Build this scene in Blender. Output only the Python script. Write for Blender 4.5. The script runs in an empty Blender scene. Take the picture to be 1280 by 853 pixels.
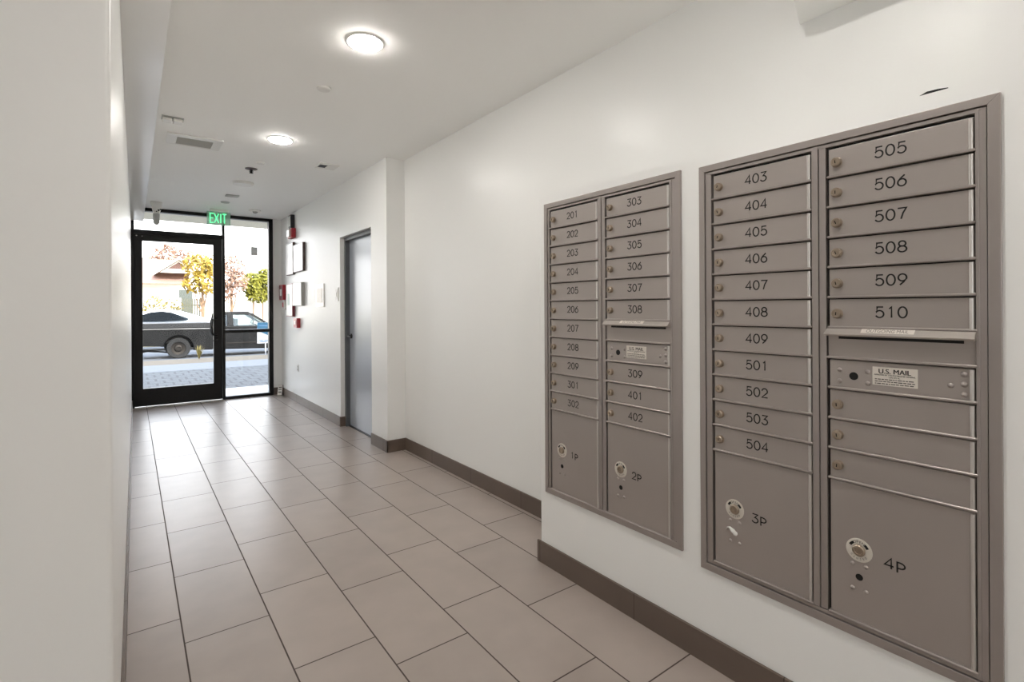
import bpy, math, random
from mathutils import Matrix, Vector
random.seed(7)
PI = math.pi
scene = bpy.context.scene
COL = scene.collection

# ------------------------------------------------------------------ camera
F = Vector((math.sin(.6395), math.cos(.6395), 0))
R0 = Vector((math.cos(.6395), -math.sin(.6395), 0)); U0 = Vector((0, 0, 1)); ROLL = -.0055
Rv = (R0 + ROLL*U0).normalized(); Uv = (U0 - ROLL*R0).normalized()
cd = bpy.data.cameras.new('camera'); cam = bpy.data.objects.new('camera', cd); COL.objects.link(cam)
cam.matrix_world = Matrix(((Rv.x, Uv.x, -F.x, 0), (Rv.y, Uv.y, -F.y, 0), (Rv.z, Uv.z, -F.z, 1.3003), (0, 0, 0, 1)))
cd.sensor_width = 36; cd.lens = 18.0; cd.shift_y = -(426.5-385.17)/1280; cd.clip_start = .02; cd.clip_end = 400
scene.camera = cam

# ------------------------------------------------------------------ world, sun, exposure
SKY = 3.3; SUN = 5.0; LED = 62.0
w = bpy.data.worlds.new('sky'); scene.world = w; w.use_nodes = True
nt = w.node_tree; nt.nodes.clear()
wo = nt.nodes.new('ShaderNodeOutputWorld'); bg = nt.nodes.new('ShaderNodeBackground')
tc = nt.nodes.new('ShaderNodeTexCoord'); sx = nt.nodes.new('ShaderNodeSeparateXYZ'); rp = nt.nodes.new('ShaderNodeValToRGB')
nt.links.new(tc.outputs['Generated'], sx.inputs[0]); nt.links.new(sx.outputs['Z'], rp.inputs[0])
rp.color_ramp.elements[0].position = 0; rp.color_ramp.elements[0].color = (1, .99, .97, 1)
rp.color_ramp.elements[1].position = .9; rp.color_ramp.elements[1].color = (.62, .78, 1, 1)
nt.links.new(rp.outputs[0], bg.inputs[0]); bg.inputs[1].default_value = SKY; nt.links.new(bg.outputs[0], wo.inputs[0])
sd = bpy.data.lights.new('sun', 'SUN'); sun = bpy.data.objects.new('sun', sd); COL.objects.link(sun)
sd.energy = SUN; sd.color = (1, .94, .84); sd.angle = math.radians(.6)
sun.rotation_euler = Vector((-.25, .72, -.74)).to_track_quat('-Z', 'Y').to_euler()
vs = scene.view_settings
vs.view_transform = 'Standard'; vs.look = 'None'; vs.gamma = 1; vs.exposure = 1.08; vs.use_curve_mapping = False
scene.cycles.use_denoising = True; scene.cycles.max_bounces = 10; scene.cycles.diffuse_bounces = 7
scene.cycles.transparent_max_bounces = 16; scene.cycles.sample_clamp_indirect = 6

# ------------------------------------------------------------------ materials
def lin(c): return tuple(((v/255)/12.92 if v/255 <= .04045 else ((v/255+.055)/1.055)**2.4) for v in c) + (1,)
def mat(name, rgb, rough=.5, metal=0, spec=.5, var=0, vscale=20, bump=0, bscale=200, stretch=None, emit=0, coat=0):
    m = bpy.data.materials.new(name); m.use_nodes = True
    t = m.node_tree; n = t.nodes; l = t.links; b = n['Principled BSDF']
    c = lin(rgb); b.inputs['Base Color'].default_value = c
    b.inputs['Roughness'].default_value = rough; b.inputs['Metallic'].default_value = metal
    b.inputs['Specular IOR Level'].default_value = spec
    if coat: b.inputs['Coat Weight'].default_value = coat; b.inputs['Coat Roughness'].default_value = .08
    if emit: b.inputs['Emission Color'].default_value = c; b.inputs['Emission Strength'].default_value = emit
    if var or bump:
        tcn = n.new('ShaderNodeTexCoord'); mp = n.new('ShaderNodeMapping'); l.new(tcn.outputs['Object'], mp.inputs[0])
        if stretch: mp.inputs['Scale'].default_value = stretch
    if var:
        nz = n.new('ShaderNodeTexNoise'); nz.inputs['Scale'].default_value = vscale; nz.inputs['Detail'].default_value = 4
        l.new(mp.outputs[0], nz.inputs[0])
        r = n.new('ShaderNodeValToRGB'); l.new(nz.outputs['Fac'], r.inputs[0])
        r.color_ramp.elements[0].position = .3; r.color_ramp.elements[1].position = .7
        r.color_ramp.elements[0].color = tuple(max(0, v*(1-var)) for v in c[:3]) + (1,)
        r.color_ramp.elements[1].color = tuple(min(1, v*(1+var)) for v in c[:3]) + (1,)
        l.new(r.outputs[0], b.inputs['Base Color'])
    if bump:
        nb = n.new('ShaderNodeTexNoise'); nb.inputs['Scale'].default_value = bscale; l.new(mp.outputs[0], nb.inputs[0])
        bp = n.new('ShaderNodeBump'); bp.inputs['Strength'].default_value = bump; bp.inputs['Distance'].default_value = .002
        l.new(nb.outputs['Fac'], bp.inputs['Height']); l.new(bp.outputs[0], b.inputs['Normal'])
    return m
def math_n(t, op, a, b=None, c=None):
    q = t.nodes.new('ShaderNodeMath'); q.operation = op
    for i, v in enumerate((a, b, c)):
        if v is None: continue
        if isinstance(v, (int, float)): q.inputs[i].default_value = v
        else: t.links.new(v, q.inputs[i])
    return q.outputs[0]
def tile_mat(name, base, grout, rough, X0, px, py, offs, gw, vary=.1, axis='XY'):
    """rectangular tiles px by py, every second row shifted, with grout lines, in metres of the world"""
    m = bpy.data.materials.new(name); m.use_nodes = True
    t = m.node_tree; n = t.nodes; l = t.links; b = n['Principled BSDF']
    g = n.new('ShaderNodeNewGeometry'); s = n.new('ShaderNodeSeparateXYZ'); l.new(g.outputs['Position'], s.inputs[0])
    xs, ys = s.outputs[axis[0]], s.outputs[axis[1]]
    u = math_n(t, 'DIVIDE', math_n(t, 'SUBTRACT', xs, X0), px)
    row = math_n(t, 'FLOOR', u); fu = math_n(t, 'SUBTRACT', u, row)
    odd = math_n(t, 'FLOORED_MODULO', row, 2.0)
    o = math_n(t, 'MULTIPLY_ADD', odd, offs[1]-offs[0], offs[0])
    v = math_n(t, 'DIVIDE', math_n(t, 'SUBTRACT', ys, o), py)
    cl = math_n(t, 'FLOOR', v); fv = math_n(t, 'SUBTRACT', v, cl)
    du = math_n(t, 'MULTIPLY', math_n(t, 'MINIMUM', fu, math_n(t, 'SUBTRACT', 1.0, fu)), px)
    dv = math_n(t, 'MULTIPLY', math_n(t, 'MINIMUM', fv, math_n(t, 'SUBTRACT', 1.0, fv)), py)
    d = math_n(t, 'MINIMUM', du, dv)
    k = n.new('ShaderNodeMapRange'); k.inputs['From Min'].default_value = gw*.5; k.inputs['From Max'].default_value = gw*.5+.0012
    l.new(d, k.inputs['Value']); isT = k.outputs[0]
    cv = n.new('ShaderNodeCombineXYZ'); l.new(row, cv.inputs[0]); l.new(cl, cv.inputs[1])
    wn = n.new('ShaderNodeTexWhiteNoise'); wn.noise_dimensions = '3D'; l.new(cv.outputs[0], wn.inputs['Vector'])
    mp = n.new('ShaderNodeMapping'); l.new(g.outputs['Position'], mp.inputs[0]); mp.inputs['Scale'].default_value = (420, 6, 420) if axis == 'XY' else (9, 9, 60)
    n1 = n.new('ShaderNodeTexNoise'); n1.inputs['Scale'].default_value = 1; n1.inputs['Detail'].default_value = 2; l.new(mp.outputs[0], n1.inputs[0])
    n2 = n.new('ShaderNodeTexNoise'); n2.inputs['Scale'].default_value = 5; n2.inputs['Detail'].default_value = 6; l.new(g.outputs['Position'], n2.inputs[0])
    f = math_n(t, 'ADD', math_n(t, 'MULTIPLY', n1.outputs['Fac'], .06), math_n(t, 'MULTIPLY', n2.outputs['Fac'], .62))
    f = math_n(t, 'ADD', f, math_n(t, 'MULTIPLY', wn.outputs['Value'], .22))
    r = n.new('ShaderNodeValToRGB'); l.new(f, r.inputs[0])
    c = lin(base)
    r.color_ramp.elements[0].position = .25; r.color_ramp.elements[0].color = tuple(q*(1-vary) for q in c[:3]) + (1,)
    r.color_ramp.elements[1].position = .80; r.color_ramp.elements[1].color = tuple(min(1, q*(1+vary)) for q in c[:3]) + (1,)
    mx = n.new('ShaderNodeMix'); mx.data_type = 'RGBA'; l.new(isT, mx.inputs[0])
    mx.inputs[6].default_value = lin(grout); l.new(r.outputs[0], mx.inputs[7]); l.new(mx.outputs[2], b.inputs['Base Color'])
    rr = math_n(t, 'ADD', math_n(t, 'MULTIPLY', isT, rough-.8), .8)
    rr = math_n(t, 'ADD', rr, math_n(t, 'MULTIPLY', math_n(t, 'SUBTRACT', n1.outputs['Fac'], .5), .12)); l.new(rr, b.inputs['Roughness'])
    bp = n.new('ShaderNodeBump'); bp.inputs['Strength'].default_value = .35; bp.inputs['Distance'].default_value = .003
    hh = math_n(t, 'ADD', isT, math_n(t, 'MULTIPLY', n1.outputs['Fac'], .05)); l.new(hh, bp.inputs['Height']); l.new(bp.outputs[0], b.inputs['Normal'])
    return m
def glass_mat(name, tint=(1, 1, 1), refl=.06):
    m = bpy.data.materials.new(name); m.use_nodes = True
    t = m.node_tree; t.nodes.clear(); o = t.nodes.new('ShaderNodeOutputMaterial')
    a = t.nodes.new('ShaderNodeBsdfTransparent'); a.inputs[0].default_value = tint + (1,)
    g = t.nodes.new('ShaderNodeBsdfGlossy'); g.inputs['Roughness'].default_value = 0
    fr = t.nodes.new('ShaderNodeFresnel'); fr.inputs[0].default_value = 1.25 if refl < .1 else 1.5
    mx = t.nodes.new('ShaderNodeMixShader'); t.links.new(fr.outputs[0], mx.inputs[0])
    t.links.new(a.outputs[0], mx.inputs[1]); t.links.new(g.outputs[0], mx.inputs[2]); t.links.new(mx.outputs[0], o.inputs[0])
    return m

M = {}
M['wall'] = mat('white_paint', (241, 241, 239), .345, spec=.45, bump=.06, bscale=90)
M['soffit'] = mat('soffit_gloss_paint', (244, 243, 240), .16, spec=.7)
M['ceil'] = mat('ceiling_paint', (251, 251, 249), .7, spec=.3, bump=.05, bscale=120)
M['floor'] = tile_mat('floor_tile', (172, 160, 152), (74, 63, 57), .33, .1607-.305, .305, .61, (.125, .535), .0042, .12)
M['landing'] = tile_mat('landing_tile', (196, 196, 197), (120, 118, 116), .5, .1607-.305, .305, .61, (.125, .535), .005, .06)
M['base'] = tile_mat('baseboard_tile', (104, 90, 81), (74, 63, 56), .42, -10, 40, .61, (.19, .19), .003, .12, 'XY')
M['grey'] = mat('satin_grey_metal', (172, 164, 159), .42, metal=.55, var=.03, vscale=3, bump=.03, bscale=500)
M['greytrim'] = mat('trim_grey_metal', (166, 158, 154), .38, metal=.6, var=.03, vscale=3)
M['hinge'] = mat('hinge_metal', (208, 204, 200), .3, metal=.75)
M['hood'] = mat('hood_metal', (176, 169, 163), .38, metal=.6)
M['dark'] = mat('dark_gap', (22, 20, 19), .8)  # near-black: shade in the cabinet gaps, and the sprinkler's dark metal
M['hole'] = mat('black_hole', (6, 6, 6), .6)
M['brass'] = mat('aged_brass_lock', (166, 152, 136), .3, metal=.8, var=.1, vscale=60)
M['ink'] = mat('black_engraving', (8, 7, 7), .6)
M['label'] = mat('silver_label', (222, 215, 206), .45, metal=.1)
M['labelink'] = mat('label_ink', (40, 35, 32), .6)
M['chrome'] = mat('chrome', (205, 203, 200), .2, metal=.9)
M['ring'] = mat('dial_ring_silver', (214, 208, 198), .4, metal=.2)
M['black'] = mat('black_anodised', (8, 7, 7), .4, spec=.35)
M['glass'] = glass_mat('clear_glass')
M['tglass'] = glass_mat('dark_car_glass', (.16, .19, .20), .05)
M['cglass'] = glass_mat('clear_car_glass', (.8, .86, .86), .2)
M['doorpaint'] = mat('grey_blue_door_paint', (176, 182, 192), .24, spec=.6)
M['jamb'] = mat('dark_grey_steel_frame', (92, 95, 99), .4)
M['plastic'] = mat('white_plastic', (232, 231, 227), .35)
M['plastic2'] = mat('grey_plastic', (178, 178, 174), .45)
M['led'] = mat('led_diffuser', (255, 251, 245), .5, emit=LED)
M['slot'] = mat('grey_grille', (112, 110, 105), .5)
M['red'] = mat('alarm_red', (176, 40, 52), .35)
M['darkred'] = mat('dark_red_edge', (122, 44, 56), .4)
M['brown'] = mat('dark_brown_frame', (82, 62, 58), .4)
M['paper'] = mat('paper_white', (246, 244, 240), .25)
M['exitgreen'] = mat('exit_green', (96, 236, 156), .4, emit=.75)
M['exitpane'] = mat('exit_panel', (190, 224, 206), .3)
_t = M['exitpane'].node_tree; _p = _t.nodes['Principled BSDF']; _o = _t.nodes['Material Output']
_a = _t.nodes.new('ShaderNodeBsdfTransparent'); _a.inputs[0].default_value = (.80, .95, .87, 1); _m = _t.nodes.new('ShaderNodeMixShader'); _m.inputs[0].default_value = .4
_t.links.new(_a.outputs[0], _m.inputs[1]); _t.links.new(_p.outputs[0], _m.inputs[2]); _t.links.new(_m.outputs[0], _o.inputs[0])
M['stone'] = mat('pale_concrete', (92, 93, 95), .85, var=.06, vscale=6)
M['courtyard'] = mat('added_bounce_paving', (226, 222, 214), .85, var=.04, vscale=6)  # pale colour for the added ground that throws daylight up indoors
M['curb'] = mat('tan_sidewalk', (88, 75, 58), .9, var=.1, vscale=5)
M['asphalt'] = mat('worn_asphalt', (72, 75, 80), .9, var=.1, vscale=30)
M['ground'] = mat('dry_ground', (165, 155, 130), .95, var=.15, vscale=3)
M['facade'] = mat('facade_stucco', (205, 200, 192), .8, bump=.1, bscale=60)
M['canopy'] = mat('canopy_soffit', (196, 190, 172), .6)
M['pavers'] = tile_mat('street_pavers', (64, 65, 67), (22, 22, 23), .8, 9.6, .36, .24, (0, .12), .035, .2, 'YX')
M['truck'] = mat('weathered_black_truck_paint', (20, 20, 20), .6, spec=.15, var=.35, vscale=4)
M['truckcap'] = mat('black_plastic', (24, 24, 25), .55)
M['tyre'] = mat('tyre_rubber', (20, 19, 18), .8)
M['rim'] = mat('steel_rim', (50, 46, 42), .45, metal=.6)
M['carwhite'] = mat('white_car_paint', (232, 233, 236), .25, coat=.6)
M['seat'] = mat('grey_seat', (96, 96, 96), .8)
M['blue'] = mat('sign_blue', (14, 66, 92), .5)
M['signwhite'] = mat('sign_white', (150, 152, 156), .5)
M['bark'] = mat('bark', (120, 96, 74), .9, var=.2, vscale=10)
M['leafyellow'] = mat('yellow_leaves', (146, 122, 40), .7, var=.35, vscale=3)
M['leafpink'] = mat('dry_pinkish_leaves', (132, 102, 84), .7, var=.3, vscale=3)
M['leafgreen'] = mat('yellow_green_leaves', (112, 110, 30), .7, var=.4, vscale=3)
M['leafdry'] = mat('dry_plant_leaves', (122, 110, 56), .7, var=.3, vscale=6)
M['siding'] = mat('white_house_siding', (236, 232, 224), .8)
M['shingle'] = mat('pink_tan_shingles', (132, 100, 86), .9, var=.12, vscale=8)
M['gable'] = mat('dark_gable_vent', (84, 60, 52), .8, var=.15, vscale=8)
M['fence'] = mat('pale_fence_boards', (84, 84, 70), .8)

# ------------------------------------------------------------------ mesh helpers
class MB:
    def __init__(s): s.v = []; s.f = []; s.o = Vector((0, 0, 0))
    def add(s, vs_, fs):
        k = len(s.v); s.v += [tuple(q) for q in vs_]; s.f += [tuple(i+k for i in f) for f in fs]; return s
    def box(s, x0, x1, y0, y1, z0, z1):
        x0, x1 = sorted((x0, x1)); y0, y1 = sorted((y0, y1)); z0, z1 = sorted((z0, z1))
        return s.add([(x0, y0, z0), (x1, y0, z0), (x1, y1, z0), (x0, y1, z0), (x0, y0, z1), (x1, y0, z1), (x1, y1, z1), (x0, y1, z1)],
                     [(0, 3, 2, 1), (4, 5, 6, 7), (0, 1, 5, 4), (1, 2, 6, 5), (2, 3, 7, 6), (3, 0, 4, 7)])
    def loft(s, secs, cap=True, closed=True):
        n = len(secs[0]); vs_ = [p for q in secs for p in q]; fs = []
        for a in range(len(secs)-1):
            for i in range(n if closed else n-1):
                j = (i+1) % n; fs.append((a*n+i, a*n+j, (a+1)*n+j, (a+1)*n+i))
        if cap: fs.append(tuple(range(n))[::-1]); fs.append(tuple((len(secs)-1)*n+i for i in range(n)))
        return s.add(vs_, fs)
    def prism(s, poly, fn, a, b):          # fn(u, v, w): polygon point + depth -> xyz
        return s.loft([[fn(u, v, a) for u, v in poly], [fn(u, v, b) for u, v in poly]])
    def tube(s, pts, rad, n=8, cap=True):
        pts = [Vector(p) for p in pts]; secs = []
        for i, p in enumerate(pts):
            r = rad[i] if isinstance(rad, (list, tuple)) else rad
            t = (pts[min(i+1, len(pts)-1)] - pts[max(i-1, 0)]).normalized()
            a = t.cross(Vector((0, 0, 1)) if abs(t.z) < .9 else Vector((1, 0, 0))).normalized(); b = t.cross(a)
            secs.append([p + r*(math.cos(2*PI*k/n)*a + math.sin(2*PI*k/n)*b) for k in range(n)])
        return s.loft(secs, cap)
    def lathe(s, prof, c, ax, n=24, cap=True):       # prof: (radius, along) pairs; ax: axis direction
        ax = Vector(ax).normalized(); c = Vector(c)
        a = ax.cross(Vector((0, 0, 1)) if abs(ax.z) < .9 else Vector((1, 0, 0))).normalized(); b = ax.cross(a)
        return s.loft([[c + ax*h + r*(math.cos(2*PI*k/n)*a + math.sin(2*PI*k/n)*b) for k in range(n)] for r, h in prof], cap)
    def dome(s, c, r, h, ax, n=12, m=4):
        return s.lathe([(r*math.cos(i*PI/2/m)+1e-5, h*math.sin(i*PI/2/m)) for i in range(m+1)], c, ax, n)
    def ball(s, c, r, n=10, m=6, sc=(1, 1, 1)):
        secs = [[(c[0]+sc[0]*r*math.sin(PI*i/m)*math.cos(2*PI*k/n), c[1]+sc[1]*r*math.sin(PI*i/m)*math.sin(2*PI*k/n), c[2]-sc[2]*r*math.cos(PI*i/m)) for k in range(n)] for i in range(m+1)]
        secs[0] = [(p[0]+1e-6*k, p[1], p[2]) for k, p in enumerate(secs[0])]
        return s.loft(secs)
    def ribbon(s, pts, wd, fn, d=.0006):   # flat stroke along a polyline (u, v), fn(u, v, w)
        n = len(pts); L = []; Rr = []
        for i in range(n):
            a = pts[max(i-1, 0)]; b = pts[i]; c = pts[min(i+1, n-1)]
            def nrm(p, q):
                dx, dy = q[0]-p[0], q[1]-p[1]; h = math.hypot(dx, dy) or 1; return (-dy/h, dx/h)
            n1 = nrm(a, b) if i else nrm(b, c); n2 = nrm(b, c) if i < n-1 else n1
            m_ = (n1[0]+n2[0], n1[1]+n2[1]); h = math.hypot(*m_) or 1; m_ = (m_[0]/h, m_[1]/h)
            q = min(1.8, 1/max(.3, m_[0]*n1[0]+m_[1]*n1[1]))*wd/2
            L.append((b[0]+m_[0]*q, b[1]+m_[1]*q)); Rr.append((b[0]-m_[0]*q, b[1]-m_[1]*q))
        return s.loft([[fn(*L[i], 0), fn(*Rr[i], 0), fn(*Rr[i], d), fn(*L[i], d)] for i in range(n)])
    def build(s, name, m, parent=None, smooth=None, bevel=0, origin=None):
        o0 = Vector(parent_loc(parent)) if parent else Vector(origin or (0, 0, 0))
        me = bpy.data.meshes.new(name); me.from_pydata([tuple(Vector(v)-o0) for v in s.v], [], s.f)
        me.materials.append(M[m] if isinstance(m, str) else m); me.validate(); me.update()
        import bmesh
        bm = bmesh.new(); bm.from_mesh(me); bmesh.ops.recalc_face_normals(bm, faces=bm.faces); bm.to_mesh(me); bm.free()
        ob = bpy.data.objects.new(name, me); COL.objects.link(ob)
        if parent: ob.parent = parent
        else: ob.location = o0
        if smooth:
            me.shade_smooth(); me.set_sharp_from_angle(angle=math.radians(smooth))
        if bevel:
            bv = ob.modifiers.new('edge', 'BEVEL'); bv.width = bevel; bv.segments = 2; bv.limit_method = 'ANGLE'; bv.angle_limit = math.radians(40)
        return ob
def parent_loc(o):
    p = Vector((0, 0, 0))
    while o: p += o.location; o = o.parent
    return p
def thing(name, label, cat, loc, group=None):
    o = bpy.data.objects.new(name, None); COL.objects.link(o); o.location = loc; o.empty_display_size = .05
    o['label'] = label; o['category'] = cat
    if group: o['group'] = group
    return o
def tag(o, label, cat, group=None, kind=None):
    o['label'] = label; o['category'] = cat
    if group: o['group'] = group
    if kind: o['kind'] = kind
    return o
def struct(name, mb, m, label, **k):
    o = mb.build(name, m, **k); o['kind'] = 'structure'; o['label'] = label; o['category'] = name.split('_')[0]; return o
def text_mesh(mb, body, size, fn, align='CENTER', bold=0, depth=.0005):
    c = bpy.data.curves.new('txt', 'FONT'); c.body = body; c.size = size; c.align_x = align; c.align_y = 'CENTER'; c.offset = bold
    o = bpy.data.objects.new('txt', c); COL.objects.link(o)
    dg = bpy.context.evaluated_depsgraph_get(); me = bpy.data.meshes.new_from_object(o.evaluated_get(dg))
    mb.add([fn(v.co.x, v.co.y, depth) for v in me.vertices], [tuple(p.vertices) for p in me.polygons])
    bpy.data.objects.remove(o); bpy.data.curves.remove(c); bpy.data.meshes.remove(me)
    return mb
def copy_tree(o, parent=None):
    c = o.copy(); COL.objects.link(c)
    if parent: c.parent = parent
    for ch in list(o.children): copy_tree(ch, c)
    return c

# ------------------------------------------------------------------ the room
ZC = 2.67; WX = 1.684; YB = 8.45
struct('floor', MB().box(-3.3, 2.3, -4.2, YB+.06, -.15, 0), 'floor', 'greige rectangular floor tiles laid in a staggered pattern')
struct('ceiling', MB().box(-3.4, 2.3, -4.2, YB+.2, ZC, ZC+.12), 'ceil', 'flat white painted corridor ceiling')
cor = [(-.035-.012*(1-math.sin(a)), 1.47+.012*(1-math.cos(a))) for a in [i*PI/2/4 for i in range(5)]]
pl = cor[::-1] + [(-.3, 1.47+0), ][:0]
poly = [(-.035-.012+.012*math.sin(a), 1.47+.012-.012*math.cos(a)) for a in [i*PI/12 for i in range(7)]] + [(0.0, YB), (-.3, YB), (-.3, 1.75), (-3.3, 1.75), (-3.3, 1.47)]
struct('wall_left', MB().prism(poly, lambda u, v, z: (u, v, z), 0, ZC), 'wall', 'white left corridor wall with its near rounded corner', smooth=35)
struct('wall_lobby', MB().box(-3.4, -3.2, -4.2, -3.8, 0, ZC).box(-3.4, -3.2, -2.6, 1.6, 0, ZC).box(-3.4, -3.2, -3.8, -2.6, 0, .9).box(-3.4, -3.2, -3.8, -2.6, 2.45, ZC), 'wall', 'white side wall of the lobby behind the camera')
# unseen lobby: rear wall, and a side window added to let daylight in
rw = MB()
rw.box(-3.4, 2.3, -4.2, -4, 0, ZC)
struct('wall_rear', rw, 'wall', 'plain white rear lobby wall')
wf = MB()
for y in (-3.8, -3.2, -2.65): wf.box(-3.34, -3.26, y, y+.05, .9, 2.45)
wf.box(-3.34, -3.26, -3.8, -2.6, .9, .95); wf.box(-3.34, -3.26, -3.8, -2.6, 2.4, 2.45)
struct('window_2', wf, 'black', 'added unseen black framed window that lets daylight into the lobby')
struct('wall_near', MB().box(WX, 2.3, -4.1, .2, 0, ZC).box(WX, 2.3, .2, .32, 1.858, ZC), 'wall', 'full height white wall beside the mailboxes')
struct('wall_right', MB().box(2.03, 2.3, .3, 4.40, 0, ZC), 'wall', 'white right wall set back above the mailbox ledge')
struct('wall_corridor', MB().box(1.853, 2.3, 4.383, 4.76, 0, ZC).box(1.853, 2.3, 4.76, 5.672, 2.09, ZC).box(1.853, 2.3, 5.672, YB+.15, 0, ZC).box(2.02, 2.3, 4.76, 5.672, 0, 2.09),
       'wall', 'white corridor wall holding the grey door and fire panels', smooth=30)
struct('wall_front', MB().box(1.729, 1.86, YB-.03, YB+.2, 0, ZC), 'wall', 'narrow white wall return beside the glass storefront')
# mailbox wall: a furred-out lower wall with two openings
ub = [(1.978, 1.177, .372, 1.821), (1.098, .284, .345, 1.812)]
bw = MB(); d0, d1 = WX, WX+.09; q = .016
zb_, zt_ = .30, 1.835
edge = [(d0+.014*(1-math.cos(a)), 2.03-.014*(1-math.sin(a))) for a in [i*PI/12 for i in range(7)]]
bw.prism([(d0, ub[0][0]-q)] + edge + [(2.03, 2.03), (2.03, ub[0][0]-q)], lambda u, v, z: (u, v, z), 0, 1.858)
bw.box(d0, d1, ub[1][0]-q, ub[0][1]+q, 0, 1.858); bw.box(d0, d1, .2, ub[1][1]+q, 0, 1.858)
for yl, yr, z0, z1 in ub:
    bw.box(d0, d1, yr+q, yl-q, 0, z0+q); bw.box(d0, d1, yr+q, yl-q, z1-q, 1.858)
bw.box(d1, 2.03, .2, ub[0][0]-q, 1.81, 1.858)
struct('wall_mailbox', bw, 'wall', 'low projecting white wall with ledge that holds both mailbox cabinets', smooth=35)
# soffit along the left wall and the bulkhead over the near right wall
struct('trim_1', MB().prism([(-.05, 1.49), (.128, 1.49), (.136, YB-.04), (-.05, YB-.04)], lambda u, v, z: (u, v, z), 2.485, ZC), 'soffit', 'white boxed soffit running along the left wall top')
struct('trim_2', MB().prism([(2.05, .905), (1.845, .838), (1.835, .80), (1.835, .25), (2.05, .25)], lambda u, v, z: (u, v, z), 2.365, ZC), 'wall', 'boxed bulkhead over the near right wall')

# baseboards: tile skirting, 11 cm
def skirting(name, pts, label, t=.011):
    mb = MB(); n = len(pts)
    for i in range(n-1):
        (x0, y0), (x1, y1) = pts[i], pts[i+1]
        L = math.hypot(x1-x0, y1-y0); nx, ny = -(y1-y0)/L*t, (x1-x0)/L*t; ex, ey = (x1-x0)/L*.0, (y1-y0)/L*.0
        mb.prism([(x0, y0), (x1, y1), (x1+nx, y1+ny), (x0+nx, y0+ny)], lambda u, v, z: (u, v, z), 0, .108)
    return struct(name, mb, 'base', label, bevel=.0015)
skirting('baseboard_mailbox', [(WX-.001, -3.9), (WX-.001, 2.042), ], 'dark tile baseboard under the mailbox cabinets')
skirting('baseboard_right', [(2.03, 2.035), (2.03, 4.383)], 'tile baseboard along the set back right wall')
skirting('baseboard_pillar', [(2.03, 4.383), (1.842, 4.383)], 'short tile baseboard on the corner return')
skirting('baseboard_corner', [(1.853, 4.372), (1.853, 4.76)], 'tile baseboard beside the grey door')
skirting('baseboard_jamb', [(1.842, 5.672), (1.90, 5.672)][::-1], 'tile baseboard end at the far door jamb')
skirting('baseboard_corridor', [(1.853, 5.66), (1.853, YB-.04)], 'tile baseboard under the fire panels')
skirting('baseboard_front', [(1.853, YB-.03), (1.735, YB-.03)], 'tile baseboard on the front wall return')
skirting('baseboard_left', [(0.0, YB-.06), (-.035, 1.50)], 'tile baseboard along the left wall')
skirting('baseboard_lobby', [(-.05, 1.47), (-3.2, 1.47)], 'tile baseboard on the lobby side of the left wall')

# ------------------------------------------------------------------ storefront with the glass entrance door
sf = MB()
yf0, yf1 = YB-.05, YB+.05
sf.box(-.01, .035, yf0, yf1, 0, 2.655); sf.box(1.672, 1.731, yf0, yf1, 0, 2.655); sf.box(1.056, 1.090, yf0, yf1, 0, 2.655)
sf.box(0, 1.73, yf0, yf1, 2.625, 2.668); sf.box(.03, 1.06, yf0, yf1, 2.318, 2.372)
sf.box(1.088, 1.675, yf0, yf1, .0, .042); sf.box(1.088, 1.675, yf0+.01, yf1-.01, .958, 1.006)
win = struct('window_1', sf, 'black', 'black aluminium storefront frame around the entrance door', bevel=.002)
for n_, a in (('transom_pane', (.03, 1.06, 2.37, 2.63)), ('upper_pane', (1.085, 1.678, 1.0, 2.63)), ('lower_pane', (1.085, 1.678, .04, .962))):
    MB().box(a[0], a[1], YB-.004, YB+.004, a[2], a[3]).build(n_, 'glass', win)
d = MB(); y0, y1 = YB-.03, YB+.025
d.box(.0352, .123, y0, y1, .012, 2.3175); d.box(.945, 1.052, y0, y1, .012, 2.3175); d.box(.12, .95, y0, y1, .012, .247); d.box(.12, .95, y0, y1, 2.228, 2.3175)
door1 = struct('door_1', d, 'black', 'black framed glass entrance door to the street', bevel=.002)
MB().box(.115, .953, YB-.005, YB+.003, .24, 2.235).build('pane', 'glass', door1)
hd = MB(); hx, hy = .93, YB-.075
hd.tube([(.985, y0, 1.175), (.95, hy, 1.175), (.925, hy, 1.14), (.918, hy, 1.05), (.925, hy, .96), (.95, hy, .925), (.985, y0, .925)], .012, 8)
hd.tube([(.985, YB+.02, 1.175), (.95, YB+.07, 1.175), (.925, YB+.07, 1.14), (.918, YB+.07, 1.05), (.925, YB+.07, .96), (.95, YB+.07, .925), (.985, YB+.02, .925)], .012, 8)
hd.build('door_handle', 'black', door1, smooth=50)
MB().lathe([(.02, 0), (.02, .012), (.012, .014)], (1.0, y0, .86), (0, -1, 0), 14).box(.93, 1.0, y0-.028, y0-.012, .852, .868).build('thumb_turn', 'black', door1, smooth=40)
MB().lathe([(.008, 0), (.008, .01)], (.06, y0, 2.29), (0, -1, 0), 10).lathe([(.006, 0), (.006, .008)], (.12, y0, 2.285), (0, -1, 0), 10).build('pivot_screw', 'chrome', door1)
struct('trim_3', MB().prism([(-.012, 0), (-.008, .009), (.008, .009), (.012, 0)], lambda u, v, x: (x, YB-.062+u*1.6, v), .03, 1.055), 'chrome', 'thin aluminium door threshold strip')
tag(MB().prism([(1.437, 2.105), (1.527, 2.105), (1.527, 2.235), (1.437, 2.235)], lambda u, v, y: (u, y, v), YB-.0065, YB-.0043).build('sticker', mat('grey_sticker', (215, 216, 218), .6)),
    'small grey square sticker high on the glass beside the door', 'sticker')

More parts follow.
